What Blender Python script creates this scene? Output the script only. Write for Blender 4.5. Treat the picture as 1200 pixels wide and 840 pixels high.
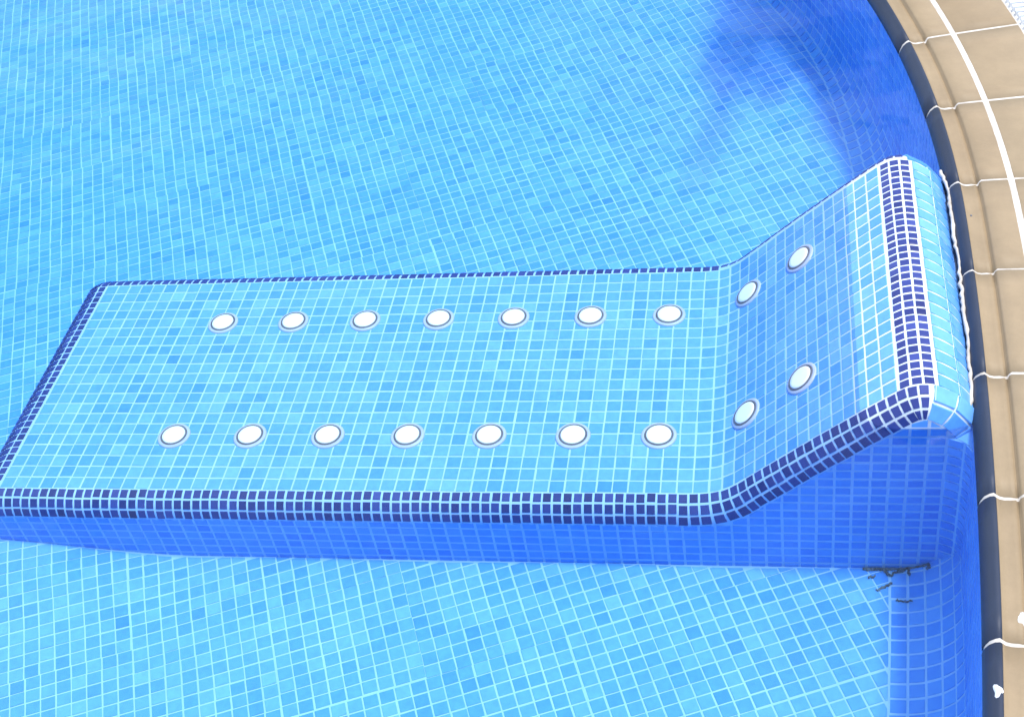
import bpy, math, random
import numpy as np
from mathutils import Matrix, Vector

for o in list(bpy.data.objects):
    bpy.data.objects.remove(o, do_unlink=True)
scene = bpy.context.scene
col = scene.collection
rng = np.random.default_rng(7)
random.seed(7)

# ------------------------------------------------------------------ camera
# world: X along the lounger towards its headrest, Y away from the viewer,
# Z = 0 on the flat of the lounger; the water stands WATER above it
F_PX, CAM = 1599.1, np.array([0.31255, -2.25142, 2.36395])
CAM_ROT = [math.radians(a) for a in (47.45872, 8.37988, 8.05868)]
cam_d = bpy.data.cameras.new('camera')
cam_d.sensor_fit = 'HORIZONTAL'
cam_d.sensor_width = 36.0
cam_d.lens = 36.0 * F_PX / 1200.0
cam_d.clip_start = 0.05
cam_d.clip_end = 500.0
cam = bpy.data.objects.new('camera', cam_d)
cam.location = CAM
cam.rotation_euler = CAM_ROT
col.objects.link(cam)
scene.camera = cam

# ------------------------------------------------------------------ light
SUN_EL, SUN_AZ = math.radians(72), math.radians(4)     # azimuth from +X towards +Y
SUN_DIR = Vector((math.cos(SUN_EL) * math.cos(SUN_AZ), math.cos(SUN_EL) * math.sin(SUN_AZ), math.sin(SUN_EL)))
world = bpy.data.worlds.new('World')
scene.world = world
world.use_nodes = True
wn = world.node_tree
wn.nodes.clear()
sky = wn.nodes.new('ShaderNodeTexSky')
sky.sky_type = 'NISHITA'
sky.sun_disc = False
sky.sun_elevation = SUN_EL
sky.sun_rotation = math.radians(90) - SUN_AZ
sky.air_density = 1.0
sky.dust_density = 1.5
sky.ozone_density = 4.0
bg = wn.nodes.new('ShaderNodeBackground')
bg.inputs['Strength'].default_value = 0.15
wo = wn.nodes.new('ShaderNodeOutputWorld')
# broken thin white cloud all over the sky
tcw = wn.nodes.new('ShaderNodeTexCoord')
sep = wn.nodes.new('ShaderNodeSeparateXYZ')
wn.links.new(tcw.outputs['Generated'], sep.inputs[0])
den = wn.nodes.new('ShaderNodeMath')
den.operation = 'ADD'
den.inputs[1].default_value = 0.22
wn.links.new(sep.outputs[2], den.inputs[0])
dx, dy_ = wn.nodes.new('ShaderNodeMath'), wn.nodes.new('ShaderNodeMath')
dx.operation = dy_.operation = 'DIVIDE'
wn.links.new(sep.outputs[0], dx.inputs[0])
wn.links.new(den.outputs[0], dx.inputs[1])
wn.links.new(sep.outputs[1], dy_.inputs[0])
wn.links.new(den.outputs[0], dy_.inputs[1])
cmb = wn.nodes.new('ShaderNodeCombineXYZ')
wn.links.new(dx.outputs[0], cmb.inputs[0])
wn.links.new(dy_.outputs[0], cmb.inputs[1])
cn = wn.nodes.new('ShaderNodeTexNoise')
cn.inputs['Scale'].default_value = 1.6
cn.inputs['Detail'].default_value = 6
cn.inputs['Roughness'].default_value = 0.58
wn.links.new(cmb.outputs[0], cn.inputs['Vector'])
cr = wn.nodes.new('ShaderNodeMapRange')
cr.interpolation_type = 'SMOOTHSTEP'
cr.inputs['From Min'].default_value = 0.36
cr.inputs['From Max'].default_value = 0.66
cr.inputs['To Max'].default_value = 0.8
wn.links.new(cn.outputs[0], cr.inputs['Value'])
cm = wn.nodes.new('ShaderNodeMix')
cm.data_type = 'RGBA'
cm.inputs[7].default_value = (8.8, 9.8, 11.4, 1)
wn.links.new(cr.outputs[0], cm.inputs[0])
wn.links.new(sky.outputs[0], cm.inputs[6])
wn.links.new(cm.outputs[2], bg.inputs['Color'])
wn.links.new(bg.outputs[0], wo.inputs['Surface'])
sun_d = bpy.data.lights.new('sun', 'SUN')
sun_d.energy = 1.9
sun_d.angle = math.radians(8)
sun_d.color = (1.0, 0.97, 0.9)
sun = bpy.data.objects.new('sun', sun_d)
sun.rotation_euler = SUN_DIR.to_track_quat('Z', 'Y').to_euler()
sun.location = (3, 3, 8)
col.objects.link(sun)
scene.view_settings.view_transform = 'Standard'
scene.view_settings.look = 'None'
scene.view_settings.gamma = 1.0
scene.view_settings.use_curve_mapping = False
scene.view_settings.exposure = 0.72
scene.render.filter_size = 2.5
scene.cycles.use_denoising = True
scene.cycles.max_bounces = 10
scene.cycles.transparent_max_bounces = 16

# ------------------------------------------------------------------ sizes
WATER = 0.265
PITCH, JOINT = 0.0374, 0.0044         # pale mosaic
DPITCH, DJOINT = 0.0242, 0.0056       # navy trim mosaic
YF, YB, XL, RB = -0.18, 0.61, -1.665, 0.051   # lounger flat: front, back, foot end, edge radius
FACE_Y = YF - RB
EX, EY, ER1, ER2 = 0.690, 0.439, 4.397, 13.388   # waterline of the curved pool edge: two arcs


def smooth(a, b, x):
    t = np.clip((x - a) / (b - a), 0, 1)
    return t * t * (3 - 2 * t)


def edge_pt(s, r=0.0):
    """Point of the pool edge at arc length s (0 beside the lounger), r metres outwards."""
    if s >= 0:
        a = s / ER1
        return np.array([EX - ER1 + (ER1 + r) * math.cos(a), EY + (ER1 + r) * math.sin(a)]), np.array([math.cos(a), math.sin(a)])
    a = s / ER2
    return np.array([EX - ER2 + (ER2 + r) * math.cos(a), EY + (ER2 + r) * math.sin(a)]), np.array([math.cos(a), math.sin(a)])


def edge_r(x, y):
    R = np.where(y > EY, ER1, ER2)
    return np.hypot(x - (EX - R), y - EY) - R


def edge_s(x, y):
    R = np.where(y > EY, ER1, ER2)
    return R * np.arctan2(y - EY, x - (EX - R))


def floor_z(x, y):
    """Level floor, with a low bank along the far wall and at the lounger's foot."""
    z = -0.192 + 0.065 * smooth(0.5, 2.0, y) * smooth(-0.9, -0.05, edge_r(x, y))
    return z + 0.06 * smooth(-1.15, -1.85, x) * np.exp(-((y + 0.25) / 0.3) ** 2)


def cove_r(s):
    return float(0.147 - 0.105 * smooth(0.2, 1.8, s))


# ------------------------------------------------------------------ projection (ranks pieces by how large they show)
def rot_xyz(rx, ry, rz):
    return np.array(Matrix.Rotation(rz, 3, 'Z') @ Matrix.Rotation(ry, 3, 'Y') @ Matrix.Rotation(rx, 3, 'X'))


CM = rot_xyz(*CAM_ROT)


def pixel(p):
    d = (np.asarray(p) - CAM) @ CM
    return np.stack([600 + F_PX * d[..., 0] / -d[..., 2], 420 - F_PX * d[..., 1] / -d[..., 2]], -1)


def on_plane(u, v, z):
    r = CM @ np.array([(u - 600) / F_PX, -(v - 420) / F_PX, -1.0])
    return CAM + r * ((z - CAM[2]) / r[2])


# ------------------------------------------------------------------ materials
def new_mat(name):
    m = bpy.data.materials.new(name)
    m.use_nodes = True
    nt = m.node_tree
    return m, nt, nt.nodes['Principled BSDF']


def node(nt, kind, **kw):
    n = nt.nodes.new(kind)
    for k, v in kw.items():
        if k in n.inputs:
            n.inputs[k].default_value = v
        else:
            setattr(n, k, v)
    return n


def tone_socket(nt):
    """0..1 tone of a piece: from the object's colour (single pieces) or a face attribute (joined pieces)."""
    oi = node(nt, 'ShaderNodeObjectInfo')
    sp = node(nt, 'ShaderNodeSeparateColor')
    nt.links.new(oi.outputs['Color'], sp.inputs[0])
    at = node(nt, 'ShaderNodeAttribute', attribute_name='tone')
    ad = node(nt, 'ShaderNodeMath', operation='ADD')
    nt.links.new(sp.outputs[0], ad.inputs[0])
    nt.links.new(at.outputs['Fac'], ad.inputs[1])
    return ad.outputs[0]


def ramp(nt, fac, stops):
    r = node(nt, 'ShaderNodeValToRGB')
    e = r.color_ramp.elements
    e[0].position, e[0].color = stops[0][0], (*stops[0][1], 1)
    e[1].position, e[1].color = stops[-1][0], (*stops[-1][1], 1)
    for p, c in stops[1:-1]:
        n = e.new(p)
        n.color = (*c, 1)
    nt.links.new(fac, r.inputs[0])
    return r.outputs[0]


def noise(nt, scale, detail=4, rough=0.6):
    tc = node(nt, 'ShaderNodeNewGeometry')
    n = node(nt, 'ShaderNodeTexNoise')
    n.inputs['Scale'].default_value = scale
    n.inputs['Detail'].default_value = detail
    n.inputs['Roughness'].default_value = rough
    nt.links.new(tc.outputs['Position'], n.inputs['Vector'])
    return n.outputs[0]


def mul(nt, a, fac, amount):
    m = node(nt, 'ShaderNodeMix', data_type='RGBA', blend_type='OVERLAY')
    m.inputs[0].default_value = amount
    nt.links.new(a, m.inputs[6])
    nt.links.new(fac, m.inputs[7])
    return m.outputs[2]


def mosaic_mat(name, stops, rough=0.3, spec=0.25):
    m, nt, b = new_mat(name)
    c = ramp(nt, tone_socket(nt), stops)
    nz = noise(nt, 60, 3)
    c = mul(nt, c, nz, 0.18)
    nt.links.new(c, b.inputs['Base Color'])
    b.inputs['Roughness'].default_value = rough
    b.inputs['Specular IOR Level'].default_value = spec
    bp = node(nt, 'ShaderNodeBump', Strength=0.15, Distance=0.002)
    nt.links.new(noise(nt, 120, 2), bp.inputs['Height'])
    nt.links.new(bp.outputs[0], b.inputs['Normal'])
    return m


PALE = mosaic_mat('pale_mosaic', [(0.0, (0.19, 0.44, 0.84)), (0.4, (0.108, 0.335, 0.79)), (0.75, (0.065, 0.26, 0.73)), (1.0, (0.045, 0.185, 0.63))])
NAVY = mosaic_mat('navy_mosaic', [(0.0, (0.052, 0.075, 0.29)), (0.6, (0.026, 0.038, 0.17)), (1.0, (0.016, 0.020, 0.09))])


def plain_mat(name, c1, c2, scale, rough=0.6, spec=0.3, bump=0.2, lo=0.35, hi=0.65):
    m, nt, b = new_mat(name)
    c = ramp(nt, noise(nt, scale, 6), [(lo, c1), (hi, c2)])
    nt.links.new(c, b.inputs['Base Color'])
    b.inputs['Roughness'].default_value = rough
    b.inputs['Specular IOR Level'].default_value = spec
    bp = node(nt, 'ShaderNodeBump', Strength=bump, Distance=0.002)
    nt.links.new(noise(nt, scale * 12, 4), bp.inputs['Height'])
    nt.links.new(bp.outputs[0], b.inputs['Normal'])
    return m


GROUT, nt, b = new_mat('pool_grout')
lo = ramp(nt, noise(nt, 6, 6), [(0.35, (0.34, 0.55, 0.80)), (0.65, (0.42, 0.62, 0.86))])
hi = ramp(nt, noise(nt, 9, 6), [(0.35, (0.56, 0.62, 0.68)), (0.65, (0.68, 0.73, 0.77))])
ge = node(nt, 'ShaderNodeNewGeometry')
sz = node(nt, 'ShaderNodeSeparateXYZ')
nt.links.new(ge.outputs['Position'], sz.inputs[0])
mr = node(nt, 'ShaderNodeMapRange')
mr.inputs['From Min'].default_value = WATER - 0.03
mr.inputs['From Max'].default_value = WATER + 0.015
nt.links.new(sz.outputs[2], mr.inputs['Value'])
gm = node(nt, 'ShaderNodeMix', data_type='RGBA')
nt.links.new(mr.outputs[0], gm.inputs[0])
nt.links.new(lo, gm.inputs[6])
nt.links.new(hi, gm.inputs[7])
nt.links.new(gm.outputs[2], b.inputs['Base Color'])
b.inputs['Roughness'].default_value = 0.85
b.inputs['Specular IOR Level'].default_value = 0.1
DECK_GROUT = plain_mat('deck_grout', (0.48, 0.43, 0.37), (0.68, 0.63, 0.57), 26, 0.85, 0.1)


def stone_mat(name, stops, rough, spec):
    m, nt, b = new_mat(name)
    c = ramp(nt, tone_socket(nt), stops)
    c = mul(nt, c, noise(nt, 9, 10, 0.75), 0.30)
    nt.links.new(c, b.inputs['Base Color'])
    b.inputs['Roughness'].default_value = rough
    b.inputs['Specular IOR Level'].default_value = spec
    bp = node(nt, 'ShaderNodeBump', Strength=0.25, Distance=0.0015)
    nt.links.new(noise(nt, 220, 4), bp.inputs['Height'])
    nt.links.new(bp.outputs[0], b.inputs['Normal'])
    return m


TAN = stone_mat('tan_ceramic', [(0, (0.32, 0.235, 0.14)), (1, (0.285, 0.205, 0.12))], 0.55, 0.3)
SLATE = stone_mat('slate_blue_glaze', [(0, (0.024, 0.034, 0.062)), (1, (0.020, 0.028, 0.052))], 0.5, 0.35)
PLASTIC = plain_mat('white_plastic', (0.88, 0.88, 0.88), (0.93, 0.93, 0.92), 20, 0.35, 0.4, 0.05)
LILAC = plain_mat('pale_grey_plastic', (0.42, 0.46, 0.58), (0.50, 0.53, 0.64), 20, 0.4, 0.4, 0.05)
GREY = plain_mat('grey_rubber', (0.10, 0.10, 0.13), (0.15, 0.15, 0.18), 30, 0.6, 0.3, 0.1)
GRIME = plain_mat('dark_grime', (0.05, 0.062, 0.08), (0.20, 0.23, 0.28), 140, 0.9, 0.1, 0.4)
LIME = plain_mat('white_splash', (0.74, 0.76, 0.78), (0.85, 0.86, 0.86), 80, 0.8, 0.2, 0.3)
CHANNEL = plain_mat('gutter_concrete', (0.10, 0.11, 0.12), (0.17, 0.18, 0.19), 10, 0.9, 0.2)
GROUND = plain_mat('ground_paving', (0.34, 0.28, 0.20), (0.42, 0.34, 0.25), 2, 0.8, 0.2)

# water: clear sheet that mirrors the sky by angle, with absorbing water below it
WMAT = bpy.data.materials.new('pool_water')
WMAT.use_nodes = True
nt = WMAT.node_tree
nt.nodes.clear()
out = node(nt, 'ShaderNodeOutputMaterial')
tr = node(nt, 'ShaderNodeBsdfTransparent')
gl = node(nt, 'ShaderNodeBsdfGlossy')
gl.inputs['Roughness'].default_value = 0.10
fr = node(nt, 'ShaderNodeFresnel')
fr.inputs['IOR'].default_value = 1.333
mx = node(nt, 'ShaderNodeMixShader')
n1, n2 = noise(nt, 1.8, 2), noise(nt, 7, 2)
ad = node(nt, 'ShaderNodeMath', operation='MULTIPLY_ADD')
nt.links.new(n2, ad.inputs[0])
ad.inputs[1].default_value = 0.25
nt.links.new(n1, ad.inputs[2])
bp = node(nt, 'ShaderNodeBump', Strength=0.3, Distance=0.05)
nt.links.new(ad.outputs[0], bp.inputs['Height'])
nt.links.new(bp.outputs[0], gl.inputs['Normal'])
nt.links.new(bp.outputs[0], fr.inputs['Normal'])
nt.links.new(fr.outputs[0], mx.inputs[0])
nt.links.new(tr.outputs[0], mx.inputs[1])
nt.links.new(gl.outputs[0], mx.inputs[2])
nt.links.new(mx.outputs[0], out.inputs['Surface'])
va = node(nt, 'ShaderNodeVolumeAbsorption')
va.inputs['Color'].default_value = (0.0, 0.80, 0.98, 1)
va.inputs['Density'].default_value = 0.5
nt.links.new(va.outputs[0], out.inputs['Volume'])


# ------------------------------------------------------------------ mesh helpers
def link(name, mesh, parent=None):
    o = bpy.data.objects.new(name, mesh)
    col.objects.link(o)
    o.parent = parent
    return o


def raw_mesh(name, verts, faces, mat=None, smooth_shade=False):
    me = bpy.data.meshes.new(name)
    me.from_pydata([tuple(map(float, v)) for v in verts], [], [tuple(f) for f in faces])
    me.update()
    if mat:
        me.materials.append(mat)
    if smooth_shade:
        me.polygons.foreach_set('use_smooth', [True] * len(me.polygons))
    return me


def tag(o, label=None, category=None, group=None, kind=None):
    for k, v in (('label', label), ('category', category), ('group', group), ('kind', kind)):
        if v:
            o[k] = v
    return o


def grid_mesh(name, P, mat, close_u=False, smooth_shade=True):
    """P[i][j] -> points; quads between neighbours."""
    P = np.asarray(P)
    n, m = P.shape[:2]
    idx = np.arange(n * m).reshape(n, m)
    f = [(idx[i, j], idx[(i + 1) % n, j], idx[(i + 1) % n, j + 1], idx[i, j + 1]) for i in range(n if close_u else n - 1) for j in range(m - 1)]
    return raw_mesh(name, P.reshape(-1, 3), f, mat, smooth_shade)


class Mosaic:
    """Collects flat pieces (corner loops and a normal); the ones that show largest become objects, the rest one mesh."""

    def __init__(self, name, mat, rise=0.0010, bevel=0.0012, sink=0.006):
        self.name, self.mat, self.rise, self.bevel, self.sink = name, mat, rise, bevel, sink
        self.items = []

    def add(self, corners, n, tone, jit=0.0004):
        c = np.asarray(corners, float)
        ctr = c.mean(0)
        n = np.asarray(n, float)
        n = n / np.linalg.norm(n)
        u = c[1] - c[0]
        u = u - n * (u @ n)
        u /= np.linalg.norm(u)
        v = np.cross(n, u)
        loc = np.stack([(c - ctr) @ u, (c - ctr) @ v], -1)
        a = rng.normal(0, 0.006)
        tu, tv = rng.normal(0, 0.006, 2)
        u2 = u * math.cos(a) + v * math.sin(a) + n * tu
        u2 /= np.linalg.norm(u2)
        n2 = n + v * tv - u * tu
        n2 -= u2 * (n2 @ u2)
        n2 /= np.linalg.norm(n2)
        v2 = np.cross(n2, u2)
        ctr = ctr + u * rng.normal(0, jit) + v * rng.normal(0, jit) + n * abs(rng.normal(0, 0.0003))
        self.items.append((ctr, u2, v2, n2, loc, float(np.clip(tone, 0, 1))))

    def local(self, loc):
        k = len(loc)
        size = max(1e-4, min(np.ptp(loc[:, 0]), np.ptp(loc[:, 1])))
        f = max(0.5, 1 - 2 * self.bevel / size)
        c = loc.mean(0)
        top = c + (loc - c) * f
        V = np.concatenate([np.c_[loc, np.full(k, -self.sink)], np.c_[loc, np.full(k, self.rise - self.bevel * 0.6)], np.c_[top, np.full(k, self.rise)]])
        F = [tuple(range(2 * k, 3 * k))]
        for i in range(k):
            j = (i + 1) % k
            F.append((k + i, k + j, 2 * k + j, 2 * k + i))
            F.append((i, j, k + j, k + i))
        return V, F

    def build(self, parent, limit=300, stuff_name=None):
        ctrs = np.array([i[0] for i in self.items])
        px = pixel(ctrs)
        nrm = np.array([i[3] for i in self.items])
        view = CAM - ctrs
        dist = np.linalg.norm(view, axis=1)
        facing = (nrm * view).sum(1) / dist
        area = np.array([np.ptp(i[4][:, 0]) * np.ptp(i[4][:, 1]) for i in self.items])
        score = area * facing / dist ** 2
        score[(px[:, 0] < 4) | (px[:, 0] > 1196) | (px[:, 1] < 4) | (px[:, 1] > 836) | (facing < 0.05)] = -1
        score[getattr(self, 'hidden', np.zeros(len(score), bool))] = -1
        order = np.argsort(-score)
        single = [int(i) for i in order[:limit] if score[i] > 0]
        sset = set(single)
        cache = {}
        for i in single:
            ctr, u, v, n, loc, tone = self.items[i]
            key = tuple(np.round(loc / 0.0004).astype(int).ravel())
            if key not in cache:
                V, F = self.local(loc)
                cache[key] = raw_mesh(self.name, V, F, self.mat)
            o = link(self.name, cache[key], parent)
            o.matrix_world = Matrix(((u[0], v[0], n[0], ctr[0]), (u[1], v[1], n[1], ctr[1]), (u[2], v[2], n[2], ctr[2]), (0, 0, 0, 1)))
            o.color = (tone, tone, tone, 1)
        rest = [it for k, it in enumerate(self.items) if k not in sset]
        if not rest:
            return
        VV, FF, TT, base = [], [], [], 0
        for ctr, u, v, n, loc, tone in rest:
            V, F = self.local(loc)
            VV.append(ctr + V[:, :1] * u + V[:, 1:2] * v + V[:, 2:] * n)
            FF += [tuple(a + base for a in f) for f in F]
            TT += [tone] * len(F)
            base += len(V)
        me = bpy.data.meshes.new(stuff_name or self.name + '_field')
        me.from_pydata(np.concatenate(VV), [], FF)
        me.materials.append(self.mat)
        at = me.attributes.new('tone', 'FLOAT', 'FACE')
        at.data.foreach_set('value', TT)
        o = link(stuff_name or self.name + '_field', me, parent)
        o.color = (0, 0, 0, 1)
        o['kind'] = 'stuff'


def rand_tone(spread=0.12):
    t = rng.normal(0.33, spread)
    if rng.random() < 0.06:
        t += 0.12
    return t


def clip_poly(poly, p, n):
    """Keep the part of a convex 2-D polygon with (x - p).n <= 0."""
    outp = []
    d = [(np.array(a) - p) @ n for a in poly]
    for i in range(len(poly)):
        j = (i + 1) % len(poly)
        if d[i] <= 0:
            outp.append(poly[i])
        if (d[i] < 0 < d[j]) or (d[j] < 0 < d[i]):
            t = d[i] / (d[i] - d[j])
            outp.append(poly[i] + (poly[j] - poly[i]) * t)
    return outp


# ------------------------------------------------------------------ pool floor
S_MIN, S_MAX = -4.6, 6.9


def pool_loop(r, n=150):
    pts = [edge_pt(s, r)[0] for s in np.linspace(S_MIN, S_MAX, n)]
    top, bot = pts[-1], pts[0]
    return pts + [np.array([-7.5 - r, top[1]]), np.array([-7.5 - r, bot[1]])]


def tri_fill(name, outer, inner, z_of, mat):
    import bmesh
    bm = bmesh.new()
    edges = []
    for loop in (outer, inner):
        if loop is None:
            continue
        vs = [bm.verts.new((p[0], p[1], 0)) for p in loop]
        edges += [bm.edges.new((vs[i], vs[(i + 1) % len(vs)])) for i in range(len(vs))]
    bmesh.ops.triangle_fill(bm, use_beauty=True, use_dissolve=False, edges=edges, normal=(0, 0, 1))
    for v in bm.verts:
        v.co.z = z_of(v.co.x, v.co.y)
    me = bpy.data.meshes.new(name)
    bm.to_mesh(me)
    bm.free()
    me.materials.append(mat)
    return me


# the grout bed of the floor as a fine sheet that follows the slope
xs, ys = np.linspace(-7.6, 0.95, 172), np.linspace(-4.9, 5.2, 203)
P = np.array([[(x, y, float(floor_z(x, y)) - 0.0005) for y in ys] for x in xs])
pool_floor = tag(link('pool_floor', grid_mesh('pool_floor', P, GROUT)), 'pale blue mosaic pool floor with white joints under clear water', kind='structure')

FA = math.radians(22.0)
FU, FV = np.array([math.cos(FA), math.sin(FA)]), np.array([-math.sin(FA), math.cos(FA)])
FPU, FPV = 0.0368, 0.0355
X_FIL_END = 0.60
fm = Mosaic('tile', PALE)
SHEET = 9
sheet_off = {}
sheet_tone = {}
for i in range(-240, 120):
    for j in range(-200, 200):
        sh = (i // SHEET, j // SHEET)
        if sh not in sheet_off:
            sheet_off[sh] = rng.normal(0, 0.0011, 2)
            sheet_tone[sh] = rng.normal(0, 0.03)
        du, dv = sheet_off[sh]
        c = FU * (i * FPU + du) + FV * (j * FPV + dv)
        c = c + np.array([0.0009 * math.sin(c[1] * 21 + 1.3 * math.sin(c[0] * 5)) + 0.0007 * math.sin(c[0] * 13 + c[1] * 7), 0.0010 * math.sin(c[0] * 17 + 1.1 * math.sin(c[1] * 6)) + 0.0007 * math.sin(c[1] * 15 - c[0] * 9)])
        if c[0] < -7.5 or c[0] > 0.7 or c[1] < -4.2 or c[1] > 5.0:
            continue
        hu, hv = (FPU - JOINT) / 2, (FPV - JOINT) / 2
        poly = [c + FU * a * hu + FV * b * hv for a, b in ((-1, -1), (1, -1), (1, 1), (-1, 1))]
        s = float(edge_s(c[0], c[1]))
        lim = -cove_r(s) - 0.003
        rr = [float(edge_r(p[0], p[1])) for p in poly]
        if min(rr) > lim - 0.004:
            continue
        if max(rr) > lim:
            q, nn = edge_pt(s, lim)
            poly = clip_poly(poly, q, nn)
            if len(poly) < 3:
                continue
            if np.linalg.norm(np.max(poly, 0) - np.min(poly, 0)) < 0.014:
                continue
        if XL - RB + 0.03 < c[0] < 0.75 and FACE_Y + 0.03 < c[1] < YB + RB - 0.03:
            continue
        if XL - 0.05 < c[0] < X_FIL_END and FACE_Y - 0.05 < c[1] < FACE_Y + 0.05:
            poly = clip_poly(poly, np.array([0, FACE_Y - 0.005 - 0.003 * math.sin(c[0] * 9)]), np.array([0.0, 1.0]))
            if len(poly) < 3 or np.ptp([p[1] for p in poly]) < 0.007:
                continue
        z = [float(floor_z(p[0], p[1])) for p in poly]
        e = 0.02
        gx = (floor_z(c[0] + e, c[1]) - floor_z(c[0] - e, c[1])) / (2 * e)
        gy = (floor_z(c[0], c[1] + e) - floor_z(c[0], c[1] - e)) / (2 * e)
        if len(poly) > 4 or len(poly) == 3:
            pass
        fm.add([(p[0], p[1], zz) for p, zz in zip(poly, z)], (-gx, -gy, 1), rand_tone() + sheet_tone[sh])
ct = np.array([it[0] for it in fm.items])
# hidden behind the lounger
fpx = pixel(ct)
fm.hidden = (ct[:, 1] > -0.2) & (ct[:, 1] < 1.3)
fm.build(pool_floor, 300, 'tile_field')

# ------------------------------------------------------------------ pool wall with its cove
WALL_TOP = 0.260


def wall_section(s):
    """(r, z) down the wall: flat foot, cove, upright; follows the sloping floor."""
    rc = cove_r(s)
    hc = 0.125
    zf = lambda r: float(floor_z(*edge_pt(s, r)[0]))
    pts = []
    for a in np.linspace(0, math.pi / 2, 13):
        r = -rc + rc * math.sin(a)
        pts.append((r, zf(r) + hc * (1 - math.cos(a))))
    z0 = pts[-1][1]
    k = 9
    pts += [(0.0, z0 + (WALL_TOP - z0) * i / k) for i in range(1, k + 1)]
    return pts


ss = np.linspace(S_MIN, S_MAX, 240)
P = []
for s in ss:
    row = []
    sec = wall_section(s)
    sec = [(sec[0][0] - 0.02, sec[0][1] - 0.006)] + sec
    for r, z in sec:
        q, n = edge_pt(s, r)
        row.append((q[0], q[1], z))
    P.append(row)
pool_wall = tag(link('pool_wall', grid_mesh('pool_wall', P, GROUT)), 'curved mosaic pool wall with coved foot below the coping', kind='structure')
# plain far walls that close the pool outside the picture
a, b = edge_pt(S_MAX)[0], edge_pt(S_MIN)[0]
loop = [a, np.array([-7.5, a[1]]), np.array([-7.5, b[1]]), b]
P = [[(p[0], p[1], z) for z in (-0.35, WALL_TOP + 0.03)] for p in loop]
link('far_wall', grid_mesh('far_wall', P, PALE, smooth_shade=False), pool_wall)

wm = Mosaic('tile', PALE)
WP = 0.0374
ns = int((2.7 + 2.0) / WP)
for k in range(ns):
    s0, s1 = -2.0 + k * WP + 0.0030, -2.0 + (k + 1) * WP - 0.0030
    sm = (s0 + s1) / 2
    y = edge_pt(sm)[0][1]
    if FACE_Y + 0.03 < y < YB + RB - 0.03:
        continue
    sec = np.array(wall_section(sm))
    d = np.r_[0, np.cumsum(np.linalg.norm(np.diff(sec, axis=0), axis=1))]
    nr = int(round(d[-1] / WP))
    L = d[-1] / nr
    for i in range(nr):
        t0, t1 = i * L + 0.0030, (i + 1) * L - 0.0030
        r0, z0 = np.interp(t0, d, sec[:, 0]), np.interp(t0, d, sec[:, 1])
        r1, z1 = np.interp(t1, d, sec[:, 0]), np.interp(t1, d, sec[:, 1])
        c = []
        for s, r, z in ((s0, r0, z0), (s1, r0, z0), (s1, r1, z1), (s0, r1, z1)):
            q, n = edge_pt(s, r)
            c.append((q[0], q[1], z))
        nn = edge_pt(sm)[1]
        tang = np.array([r1 - r0, z1 - z0])
        tang /= np.linalg.norm(tang)
        wm.add(c[::-1] if False else [c[1], c[0], c[3], c[2]], (-nn[0] * tang[1], -nn[1] * tang[1], tang[0]), rand_tone())
wm.hidden = np.array([0.2 < it[0][1] < 1.2 for it in wm.items])
wm.build(pool_wall, 300, 'tile_field')

# ------------------------------------------------------------------ water
loop = pool_loop(0.002)
n = len(loop)
V = [(p[0], p[1], WATER) for p in loop] + [(p[0], p[1], -0.45) for p in loop]
Fc = [tuple(range(n)), tuple(range(2 * n - 1, n - 1, -1))] + [(i, i + n, (i + 1) % n + n, (i + 1) % n) for i in range(n)]
water = link('water', raw_mesh('water', V, Fc, WMAT))
tag(water, 'clear still pool water standing just below the coping', kind='structure')

# ------------------------------------------------------------------ lounger
RF, AF = 0.11, 0.66       # soft roll at the foot end
ctrl = np.array([(XL - RF * math.sin(a), -RF * (1 - math.cos(a))) for a in np.linspace(AF, 0.11, 6)] + [(XL, 0), (-1.2, 0), (-0.6, 0), (-0.2, 0), (0.03, 0), (0.085, 0.0), (0.135, 0.006), (0.17, 0.022), (0.205, 0.050), (0.26, 0.099), (0.35, 0.178),
                 (0.438, 0.252), (0.488, 0.293), (0.522, 0.320), (0.550, 0.337), (0.578, 0.342), (0.605, 0.336), (0.640, 0.314), (0.668, 0.283), (0.688, 0.245), (0.697, 0.19), (0.698, 0.12)])


def catmull(P, per=14):
    res = []
    for i in range(len(P) - 1):
        p0, p1, p2, p3 = P[max(i - 1, 0)], P[i], P[i + 1], P[min(i + 2, len(P) - 1)]
        # centripetal tangents keep the curve calm
        d = [max(1e-6, np.linalg.norm(b - a) ** 0.5) for a, b in ((p0, p1), (p1, p2), (p2, p3))]
        m1 = (p1 - p0) / d[0] - (p2 - p0) / (d[0] + d[1]) + (p2 - p1) / d[1] if i > 0 else (p2 - p1) / d[1]
        m2 = (p2 - p1) / d[1] - (p3 - p1) / (d[1] + d[2]) + (p3 - p2) / d[2] if i < len(P) - 2 else (p2 - p1) / d[1]
        m1, m2 = m1 * d[1], m2 * d[1]
        for t in np.linspace(0, 1, per, endpoint=False):
            res.append((2 * t ** 3 - 3 * t * t + 1) * p1 + (t ** 3 - 2 * t * t + t) * m1 + (-2 * t ** 3 + 3 * t * t) * p2 + (t ** 3 - t * t) * m2)
    res.append(P[-1])
    return np.array(res)


PROF = catmull(ctrl)
PD = np.r_[0, np.cumsum(np.linalg.norm(np.diff(PROF, axis=0), axis=1))]


def prof(s):
    e = 0.006
    p = np.array([np.interp(s, PD, PROF[:, 0]), np.interp(s, PD, PROF[:, 1])])
    a = np.array([np.interp(s - e, PD, PROF[:, 0]), np.interp(s - e, PD, PROF[:, 1])])
    b = np.array([np.interp(s + e, PD, PROF[:, 0]), np.interp(s + e, PD, PROF[:, 1])])
    t = (b - a) / np.linalg.norm(b - a)
    return p, np.array([-t[1], t[0]])


def s_at_x(x):
    return float(np.interp(x, PROF[:, 0], PD))


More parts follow.
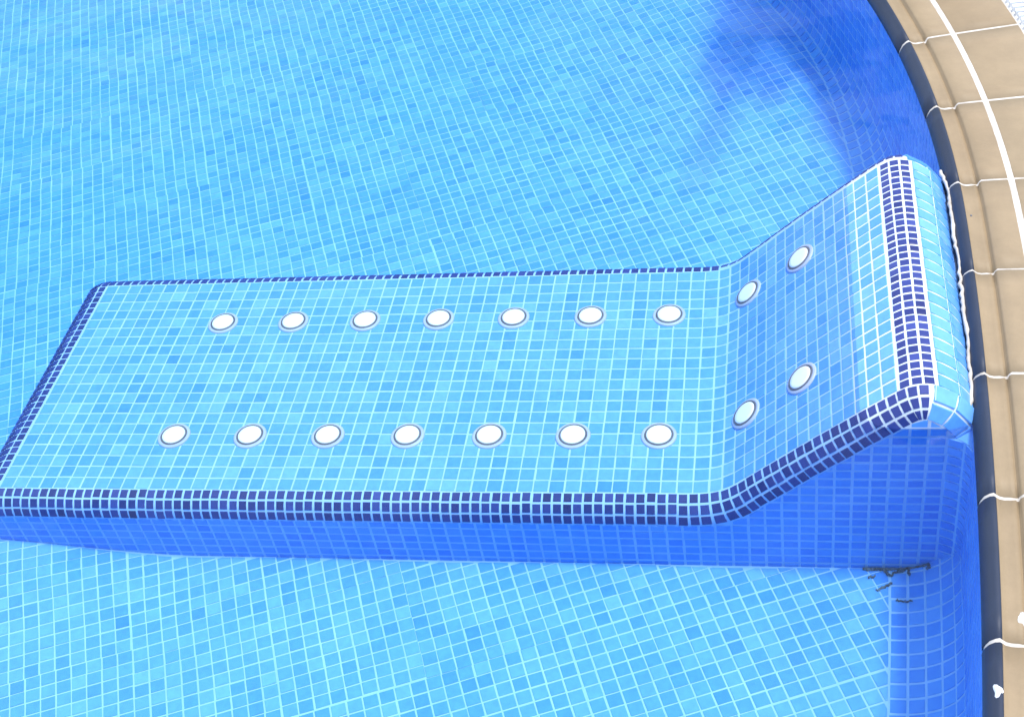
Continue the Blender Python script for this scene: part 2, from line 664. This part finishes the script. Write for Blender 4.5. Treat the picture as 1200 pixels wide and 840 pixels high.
S_F = s_at_x(XL)
S_C0, S_C1 = s_at_x(0.529), s_at_x(0.600)
S_END = s_at_x(0.690) + 0.03
lounger = bpy.data.objects.new('mosaic_lounger', None)
lounger.empty_display_size = 0.2
lounger.location = (-0.6, 0.2, -0.19)
col.objects.link(lounger)
tag(lounger, 'built-in mosaic bubble lounger with raised headrest and navy edging, standing in the pool', 'lounger')
bpy.context.view_layer.update()
PARENT_INV = lounger.matrix_world.inverted()


def part(name, me, parent=None):
    o = link(name, me, parent or lounger)
    if parent is None:
        o.matrix_parent_inverse = PARENT_INV
    return o


def surf(s, y):
    """Point and normal of the lounger at profile length s and depth y; y past the edges rolls over the rounded edge."""
    p, n = prof(s)
    if YF <= y <= YB:
        return np.array([p[0], y, p[1]]), np.array([n[0], 0, n[1]])
    sgn = -1 if y < YF else 1
    a = (YF - y if sgn < 0 else y - YB) / RB
    c = p - n * RB
    q = c + n * RB * math.cos(a)
    y0 = YF if sgn < 0 else YB
    return np.array([q[0], y0 + sgn * RB * math.sin(a), q[1]]), np.array([n[0] * math.cos(a), sgn * math.sin(a), n[1] * math.cos(a)])


# body shell: cross-sections swept from the foot end to the headrest
ROLL = RB * math.pi / 2
secs = []
sl = np.concatenate([np.linspace(0, s_at_x(0.05), 40, endpoint=False), np.linspace(s_at_x(0.05), PD[-1] - 0.01, 70)])
for s in sl:
    row = []
    ylist = [YF - a * RB for a in np.linspace(math.pi / 2, 0, 7)] + list(np.linspace(YF, YB, 8)[1:-1]) + [YB + a * RB for a in np.linspace(0, math.pi / 2, 7)]
    for y in ylist:
        row.append(tuple(surf(s, y)[0]))
    secs.append([(row[0][0], row[0][1], -0.30)] + row + [(row[-1][0], row[-1][1], -0.30)])
secs.insert(0, [(x - 0.001, y, -0.30) for x, y, z in secs[0]])
body_me = grid_mesh('body', np.array(secs)[:, ::-1], GROUT)
body = part('body', body_me)
# hold the shell just below the face of the pieces
lm = Mosaic('tile', PALE)
tm = Mosaic('trim_tile', NAVY)


def patch(m, s0, s1, y0, y1, ncol, nrow, joint, tone, skip=None):
    ds, dy = (s1 - s0) / ncol, (y1 - y0) / nrow
    for i in range(ncol):
        off = rng.normal(0, 0.0004)
        for j in range(nrow):
            a, b = s0 + i * ds + joint / 2, s0 + (i + 1) * ds - joint / 2
            c, d = y0 + j * dy + joint / 2 + off, y0 + (j + 1) * dy - joint / 2 + off
            pts = [surf(a, c)[0], surf(b, c)[0], surf(b, d)[0], surf(a, d)[0]]
            ctr, n = surf((a + b) / 2, (c + d) / 2)
            if skip and skip(ctr):
                continue
            n = np.cross(pts[2] - pts[0], pts[3] - pts[1])
            sh = ctr - np.mean(pts, 0)
            m.add([p + sh for p in pts], n, tone())


navy_tone = lambda: rng.normal(0.42, 0.14)
WID = YB - YF
nrow = round(WID / PITCH)
# pale field on flat and backrest
S_B0, S_B1 = s_at_x(0.125), s_at_x(0.468)     # foot of the backrest, and where the larger pieces of the crest begin
patch(lm, S_F + 0.004, S_B0, YF, YB, round((S_B0 - S_F) / PITCH), nrow, JOINT, rand_tone)
patch(lm, S_B0, S_B1, YF, YB, round((S_B1 - S_B0) / 0.0305), nrow, JOINT * 0.9, rand_tone)
patch(lm, S_B1, S_C0 - 0.004, YF, YB, 2, nrow, JOINT * 1.2, rand_tone)
# navy band over the crest of the headrest
patch(tm, S_C0, S_C1, YF, YB, 3, round(WID / DPITCH), DJOINT, navy_tone)
# pale pieces down the far side of the headrest
patch(lm, S_C1 + 0.004, S_END, YF, YB, 3, nrow, JOINT, rand_tone)
# navy rounded edges, front and back, up to the crest
S_TURN = S_C1 - 0.012
nc = round(S_TURN / DPITCH)
patch(tm, 0.002, S_TURN, YF - ROLL, YF, nc, 3, DJOINT, navy_tone)
nb = round(S_B0 / DPITCH)
patch(tm, 0.002, S_B0, YB, YB + ROLL, nb, 3, DJOINT, navy_tone)
patch(tm, S_B0, S_TURN, YB + 0.010, YB + 0.010 + ROLL * 2 / 3, nc - nb, 2, DJOINT, navy_tone)
# pale pieces round the front and back corner of the headrest
patch(lm, S_C1 - 0.006, S_END, YF - ROLL, YF, 3, 2, JOINT, rand_tone)
patch(lm, S_C1 - 0.006, S_END, YB, YB + ROLL, 3, 2, JOINT, rand_tone)
# navy rounded foot edge
patch(tm, 0.001, S_F, YF, YB, 3, round(WID / DPITCH), DJOINT, navy_tone)

# upright front (and back) face: level courses cut by the sloping edge
offs = []
for s in np.linspace(0, S_END, 400):
    p, n = prof(s)
    q = p - n * RB
    offs.append((q[0], q[1]))
offs = np.array(offs)
keep = np.r_[True, np.diff(np.maximum.accumulate(offs[:, 0])) > 1e-6]
offs = offs[keep]


def under(x):
    return np.interp(x, offs[:, 0], offs[:, 1])


FJ = 0.0062
ZP = 0.0262     # height of the face courses
FIL = 0.05      # the face turns into the pool wall in a small hollow
X_FIL = 0.622


def face_xy(t):
    """Plan path of the face: straight, then a hollow quarter turn towards the viewer along the wall."""
    if t <= X_FIL:
        return np.array([t, FACE_Y]), np.array([0.0, -1.0])
    a = min((t - X_FIL) / FIL, math.pi / 2)
    return np.array([X_FIL + FIL * math.sin(a), FACE_Y - FIL * (1 - math.cos(a))]), np.array([-math.sin(a), -math.cos(a)])


X_ENDF = X_FIL + FIL * math.pi / 2
tlist = list(np.linspace(0.50, X_FIL, 4)) + list(np.linspace(X_FIL, X_ENDF, 9)[1:])
P = []
for t in tlist:
    q, n = face_xy(t)
    P.append([(q[0], q[1] - 0.0004, z) for z in np.linspace(-0.30, 0.240, 12)])
part('corner_fillet', grid_mesh('corner_fillet', P, GROUT))
P = [[(p[-1][0], p[-1][1], p[-1][2] - 0.001), (p[-1][0] * 0.6 + 0.4 * 0.68, p[-1][1] * 0.6 + 0.4 * (FACE_Y + 0.03), 0.246), (0.675, FACE_Y + 0.04, 0.258)] for p in P]
cap = part('corner_cap', grid_mesh('corner_cap', P, PALE))
cap.color = (0.4, 0.4, 0.4, 1)

for side in (0, 1):
    x = XL - 0.01
    t0 = XL - RF * math.sin(AF)
    while t0 < (X_ENDF if side == 0 else 0.60):
        tc = t0 + PITCH / 2
        for j in range(-3, 20):
            if j < 0 and tc > 0.655:
                continue
            za, zb = 0.241 - (j + 1) * ZP + FJ / 2, 0.241 - j * ZP - FJ / 2
            if zb < -0.27:
                continue
            poly = [np.array([t0 + FJ / 2, za]), np.array([t0 + PITCH - FJ / 2, za]), np.array([t0 + PITCH - FJ / 2, zb]), np.array([t0 + FJ / 2, zb])]
            if tc < 0.53 or j < 0:
                z1, z0 = under(tc + 0.01), under(tc - 0.01)
                tn = np.array([0.02, z1 - z0])
                nn = np.array([-tn[1], tn[0]]) / np.linalg.norm(tn)
                poly = clip_poly(poly, np.array([tc, under(tc) - 0.003]), nn)
                if len(poly) < 3 or np.ptp([p[1] for p in poly]) < 0.006 or np.ptp([p[0] for p in poly]) < 0.006:
                    continue
            pts = []
            for p in poly:
                q, n = face_xy(p[0])
                if side == 0 and j >= 0:
                    pts.append((q[0], q[1], p[1]))
                elif side == 0:
                    pts.append((p[0], FACE_Y, p[1]))
                else:
                    pts.append((p[0], YB + RB, p[1]))
            n = face_xy(tc)[1] if side == 0 and j >= 0 else np.array([0, -1.0]) if side == 0 else np.array([0, 1.0])
            if side == 1:
                pts = pts[::-1]
            lm.add(pts, (n[0], n[1], 0), rand_tone())
        t0 += PITCH

bpy.context.view_layer.update()


def build_on(m, limit, nm):
    before = set(bpy.data.objects)
    m.build(None, limit, nm)
    for o in set(bpy.data.objects) - before:
        mw = o.matrix_world.copy() if o.name.split('.')[0] != nm else Matrix.Identity(4)
        o.parent = lounger
        o.matrix_parent_inverse = PARENT_INV
    return


build_on(lm, 300, 'tile_field')
build_on(tm, 300, 'trim_field')


# air jets: flange, dark seal, white cap
def lathe(name, prof_pts, mat, seg=28):
    P = [[(r * math.cos(a), r * math.sin(a), z) for r, z in prof_pts] for a in np.linspace(0, 2 * math.pi, seg, endpoint=False)]
    return grid_mesh(name, P, mat, close_u=True)


FLANGE = lathe('flange', [(0.0430, -0.004), (0.0430, 0.0022), (0.0412, 0.0036), (0.0375, 0.0042), (0.0350, 0.0045), (0.0345, 0.001)], LILAC)
SEAL = lathe('seal', [(0.0355, 0.0015), (0.0345, 0.0062), (0.0310, 0.0064), (0.0285, 0.002)], GREY)
CAP = lathe('cap', [(0.0302, 0.001), (0.0300, 0.0064), (0.0288, 0.0074), (0.0220, 0.0078), (0.0110, 0.0080), (0.0001, 0.0081)], PLASTIC)
jets = [(-(6 - i) * 0.2072, y) for y in (0.0, 0.434) for i in range(7)] + [(0.207, 0.022), (0.335, 0.022), (0.206, 0.456), (0.336, 0.450)]
for x, y in jets:
    p, n = surf(s_at_x(x), y)
    zax = Vector(n)
    xax = Vector((0, 1, 0)).cross(zax).normalized()
    yax = zax.cross(xax)
    ang = rng.uniform(0, 6.28)
    M = Matrix.Translation(Vector(p) + zax * 0.0012) @ Matrix((xax, yax, zax)).transposed().to_4x4() @ Matrix.Rotation(ang, 4, 'Z')
    f = part('air_jet', FLANGE)
    f.matrix_basis = M
    link('seal', SEAL, f)
    link('cap', CAP, f)

# ragged mortar bead where the headrest meets the coping
pts = []
for y in np.linspace(YF - 0.03, YB + 0.035, 70):
    w = rng.normal(0, 0.0010) + 0.0025 * math.sin(y * 37) * math.sin(y * 11 + 1)
    x = EX - ER2 + math.sqrt(ER2 ** 2 - (y - EY) ** 2) + 0.001 - 0.020 * smooth(YF + 0.03, YF - 0.035, y) - 0.006 * smooth(YB - 0.03, YB + 0.04, y)
    pts.append((x + w, y, 0.276 + rng.normal(0, 0.0008), 0.0035 + abs(rng.normal(0, 0.0010))))
P = [[(x + r * math.cos(a), y, z + 1.2 * r * math.sin(a)) for a in np.linspace(0, 2 * math.pi, 9)] for x, y, z, r in pts]
part('mortar_bead', grid_mesh('mortar_bead', P, DECK_GROUT))

# ------------------------------------------------------------------ coping and deck
NOSE = [(0.004, 0.240), (-0.001, 0.259), (-0.0005, 0.266), (0.0025, 0.276), (0.009, 0.288), (0.018, 0.2965), (0.026, 0.299), (0.030, 0.296)]
LIP = [(0.0305, 0.2955), (0.036, 0.2905), (0.046, 0.288), (0.058, 0.2885), (0.066, 0.290), (0.069, 0.2865), (0.072, 0.2865), (0.0745, 0.296), (0.079, 0.3005), (0.10, 0.301), (0.1385, 0.301), (0.142, 0.2985), (0.1435, 0.289)]
SLAB = [(0.153, 0.289), (0.1545, 0.2985), (0.158, 0.301), (0.24, 0.301), (0.323, 0.301), (0.3265, 0.2985), (0.328, 0.289)]
BED = [(0.006, 0.24), (0.0015, 0.262), (0.0045, 0.2745), (0.010, 0.2865), (0.019, 0.2948), (0.026, 0.298), (0.031, 0.2935), (0.037, 0.2887), (0.046, 0.2863), (0.058, 0.287), (0.068, 0.2855), (0.072, 0.286), (0.0755, 0.294), (0.080, 0.2988), (0.13, 0.2993), (0.167, 0.2993), (0.330, 0.2990), (0.332, 0.20)]


def sweep(name, sec, s0, s1, mat, n=7, caps=True, rough=0.0):
    P = []
    for s in np.linspace(s0, s1, n):
        row = []
        for r, z in sec:
            q, _ = edge_pt(s, r)
            row.append((q[0], q[1], z))
        P.append(row)
    P = np.array(P)
    V = P.reshape(-1, 3)
    m = len(sec)
    idx = np.arange(len(V)).reshape(n, m)
    F = [(idx[i, j], idx[i, j + 1], idx[i + 1, j + 1], idx[i + 1, j]) for i in range(n - 1) for j in range(m - 1)]
    F = [f[::-1] for f in F]
    if caps:
        # the ends turn down a little below the bed
        lo = V.copy()
        lo[:, 2] -= 0.006
        V = np.concatenate([V, lo])
        o = n * m
        for i in (0, n - 1):
            for j in range(m - 1):
                f = (idx[i, j], idx[i, j + 1], idx[i, j + 1] + o, idx[i, j] + o)
                F.append(f if i == 0 else f[::-1])
    return raw_mesh(name, V, F, mat, True)


coping = tag(link('pool_coping', sweep('pool_coping', BED, S_MIN, S_MAX, DECK_GROUT, 160, False)), 'white grout bed under the tan and slate blue pool edge tiles', kind='structure')
J0, JL, JG = -0.541, 0.3345, 0.0085
for k in range(-7, 13):
    s0, s1 = J0 + k * JL + JG / 2 + rng.normal(0, 0.0006), J0 + (k + 1) * JL - JG / 2 + rng.normal(0, 0.0006)
    t = rng.uniform(0, 1)
    lip = link('coping_tile', sweep('coping_tile', LIP, s0, s1, TAN), coping)
    lip.color = (t, t, t, 1)
    t = rng.uniform(0, 1)
    nose = link('nose', sweep('nose', NOSE, s0, s1, SLATE), lip)
    nose.color = (t, t, t, 1)
    t = rng.uniform(0, 1)
    slab = link('deck_tile', sweep('deck_tile', SLAB, s0, s1, TAN), coping)
    slab.color = (t, t, t, 1)

# overflow channel and its white grating
link('gutter', sweep('gutter', [(0.331, 0.29), (0.332, 0.20), (0.565, 0.20), (0.566, 0.29)], S_MIN, S_MAX, CHANNEL, 120, False)).update_tag()
bpy.data.objects['gutter']['kind'] = 'structure'
grating = bpy.data.objects.new('overflow_grating', None)
col.objects.link(grating)
tag(grating, 'white plastic overflow grating of narrow slats beside the tan deck tiles', 'grating')
q = edge_pt(1.6, 0.45)[0]
grating.location = (q[0], q[1], 0.27)
bpy.context.view_layer.update()
gi = grating.matrix_world.inverted()
bar = [(-0.105, -0.0065), (0.105, -0.0065), (0.105, 0.0065), (-0.105, 0.0065)]
V = [(x, y, -0.02) for x, y in bar] + [(x, y, -0.002) for x, y in bar] + [(x * 0.99, y * 0.75, 0) for x, y in bar]
F = [(8, 9, 10, 11)] + [(i, (i + 1) % 4, (i + 1) % 4 + 4, i + 4) for i in range(4)] + [(i + 4, (i + 1) % 4 + 4, (i + 1) % 4 + 8, i + 8) for i in range(4)]
SLAT = raw_mesh('slat', V, F, PLASTIC)
for s in np.arange(0.2, 3.2, 0.0235):
    q, n = edge_pt(s, 0.448)
    o = link('slat', SLAT, grating)
    o.matrix_parent_inverse = gi
    o.matrix_basis = Matrix.Translation((q[0], q[1], 0.301)) @ Matrix.Rotation(math.atan2(n[1], n[0]) - 0.12, 4, 'Z')
for r in (0.345, 0.550):
    o = link('rail', sweep('rail', [(r - 0.006, 0.275), (r - 0.006, 0.282), (r + 0.006, 0.282), (r + 0.006, 0.275)], 0.1, 3.3, PLASTIC, 60), grating)
    o.matrix_parent_inverse = gi

inner = pool_loop(0.5655)
outer = [(-60, -60), (60, -60), (60, 60), (-60, 60)]
ground = link('ground', tri_fill('ground', [np.array(p, float) for p in outer], inner, lambda x, y: 0.299, GROUND))
tag(ground, 'tan paving around the pool', kind='structure')

# ------------------------------------------------------------------ small things
# grime caught in the corner between lounger foot and wall
VV, FF = [], []


def ground_z(x, y):
    s, r = float(edge_s(x, y)), float(edge_r(x, y))
    z = float(floor_z(x, y))
    rc = cove_r(s)
    if r > -rc:
        z += 0.125 * (1 - math.sqrt(max(0.0, 1 - min(1.0, (r + rc) / rc) ** 2)))
    return z + 0.003


def strand(px, w, z):
    pts = []
    for i in range(len(px) - 1):
        for t in np.linspace(0, 1, 7, endpoint=False):
            u = px[i][0] + (px[i + 1][0] - px[i][0]) * t + rng.normal(0, 0.7)
            v = px[i][1] + (px[i + 1][1] - px[i][1]) * t + rng.normal(0, 0.7)
            p = on_plane(u, v, z)
            for _ in range(6):
                p = on_plane(u, v, ground_z(p[0], p[1]))
            if p[1] > FACE_Y - 0.006 and p[0] < X_FIL:
                p[1] = FACE_Y - 0.006
            pts.append(p)
    pts = np.array(pts)
    n = len(pts)
    b = len(VV)
    for i, p in enumerate(pts):
        d = pts[min(i + 1, n - 1)] - pts[max(i - 1, 0)]
        d = d / (np.linalg.norm(d) + 1e-9)
        sd = np.array([-d[1], d[0], 0])
        ww = w * (0.7 + 0.9 * rng.random()) * (0.4 if i in (0, n - 1) else 1)
        VV.extend([p - sd * ww, np.array([p[0], p[1], p[2] + 0.004 + 0.002 * rng.random()]), p + sd * ww])
    for i in range(n - 1):
        for j in range(2):
            FF.append((b + i * 3 + j, b + i * 3 + j + 1, b + i * 3 + 4 + j, b + i * 3 + 3 + j))


zf = -0.1885
strand([(1010, 664), (1020, 662), (1031, 662), (1037, 667), (1043, 676)], 0.0030, zf)
strand([(1034, 661), (1048, 656), (1062, 654), (1074, 653), (1084, 655)], 0.0022, zf)
strand([(1064, 655), (1065, 664), (1065, 676)], 0.0030, zf)
strand([(1043, 676), (1050, 670), (1063, 667)], 0.0025, zf)
strand([(1082, 655), (1088, 660), (1089, 665), (1084, 667)], 0.0035, zf)
strand([(1016, 677), (1027, 674)], 0.0025, zf)
strand([(1027, 692), (1037, 687), (1046, 683)], 0.0025, zf)
strand([(1048, 704), (1060, 705), (1070, 704)], 0.0009, zf)
me = raw_mesh('grime', VV, FF, GRIME, True)
tag(link('grime', me), 'dark grime caught in the corner between lounger base and pool wall', 'grime')


def splat(name, u, v, z, rx, ry, label, mat=LIME, h=0.003, cat='splash'):
    c = on_plane(u, v, z)
    P, F = [(0, 0, h)], []
    m = 18
    for k, f in ((1, 0.6), (2, 1.0)):
        for i in range(m):
            a = 2 * math.pi * i / m
            w = f * (1 + 0.22 * math.sin(3 * a + u) + rng.normal(0, 0.06))
            P.append((rx * w * math.cos(a), ry * w * math.sin(a), h * 0.75 if k == 1 else -0.006))
    for i in range(m):
        j = (i + 1) % m
        F.append((0, 1 + i, 1 + j))
        F.append((1 + i, 1 + m + i, 1 + m + j, 1 + j))
    o = link(name, raw_mesh(name, P, F, mat, True))
    o.location = c
    tag(o, label, cat)


splat('white_splash', 1170, 808, 0.3, 0.008, 0.014, 'small ragged white splash on the slate blue tile nose')
splat('white_splash', 1198, 725, 0.289, 0.009, 0.020, 'white splash on the tan channel of a coping tile')
splat('grit', 1138, 253, 0.289, 0.003, 0.003, 'tiny dark speck of grit on the tan coping beside the headrest', GRIME, 0.003, 'grit')


# ------------------------------------------------------------------ unseen palm, added so that its fronds shade the far water
LEAF = plain_mat('palm_leaf', (0.035, 0.085, 0.025), (0.07, 0.13, 0.04), 5, 0.5, 0.3, 0.1)
BARK = plain_mat('palm_bark', (0.09, 0.065, 0.04), (0.17, 0.13, 0.09), 12, 0.9, 0.1, 0.6)
palm = bpy.data.objects.new('shadow_palm', None)
palm.location = (0.77, 3.08, 0.299)
col.objects.link(palm)
tag(palm, 'unseen low palm added on the deck to cast a frond shadow into the far water', 'palm tree')
P = [[((0.085 - 0.02 * t + 0.012 * (k % 2)) * math.cos(a), (0.085 - 0.02 * t + 0.012 * (k % 2)) * math.sin(a), 0.95 * t) for a in np.linspace(0, 2 * math.pi, 15)] for k, t in enumerate(np.linspace(0, 1, 25))]
link('trunk', grid_mesh('trunk', np.array(P)[:, ::-1], BARK), palm)


def frond(tip, rise, n=30, wide=0.24):
    tip = np.array(tip, float)
    a = np.array([0, 0, 0.93])
    mid = (a + tip) / 2 + np.array([0, 0, rise])
    V, F = [], []
    pts = [(1 - t) ** 2 * a + 2 * t * (1 - t) * mid + t * t * tip for t in np.linspace(0, 1, n)]
    for i in range(1, n):
        t = i / (n - 1)
        d = pts[i] - pts[i - 1]
        d /= np.linalg.norm(d)
        sd = np.cross(d, (0, 0, 1))
        sd /= np.linalg.norm(sd)
        w = 0.009 * (1 - t) + 0.003
        b = len(V)
        V += [pts[i - 1] - sd * w, pts[i - 1] + sd * w, pts[i] + sd * w, pts[i] - sd * w]
        F.append((b, b + 1, b + 2, b + 3))
        if t < 0.14:
            continue
        for sg in (-1, 1):
            L = wide * (math.sin(math.pi * min(1, 0.18 + t * 0.80)) ** 0.6) * random.uniform(0.85, 1.1)
            dr = sd * sg * 0.8 + d * 0.65 + np.array([0, 0, random.uniform(-0.45, -0.15)])
            dr /= np.linalg.norm(dr)
            wv = d * 0.03
            m = pts[i] + dr * L * 0.5
            e = pts[i] + dr * L + np.array([0, 0, -0.05 * L])
            b = len(V)
            V += [pts[i], m - wv, e, m + wv]
            F += [(b, b + 1, b + 2, b + 3)]
    return raw_mesh('frond', V, F, LEAF)


for tip, rise, wd in (((-0.53, -1.84, 0.22), 0.05, 0.12), ((-0.13, -1.66, 0.22), 0.05, 0.10), ((-0.44, -1.35, 0.28), 0.05, 0.20), ((-0.30, -1.42, 0.28), 0.05, 0.20), ((-0.50, -1.25, 0.3), 0.05, 0.18),  # these fronds are aimed so their shadow lands on the far floor
                      ((1.1, 0.5, 0.8), 0.6, 0.24), ((0.2, 1.4, 0.8), 0.6, 0.24), ((-0.9, 1.1, 0.7), 0.6, 0.24), ((1.0, 1.1, 1.2), 0.6, 0.24), ((-1.2, 0.3, 0.9), 0.6, 0.22), ((0.1, 0.6, 1.7), 0.4, 0.22)):
    link('frond', frond(tip, rise, wide=wd), palm)
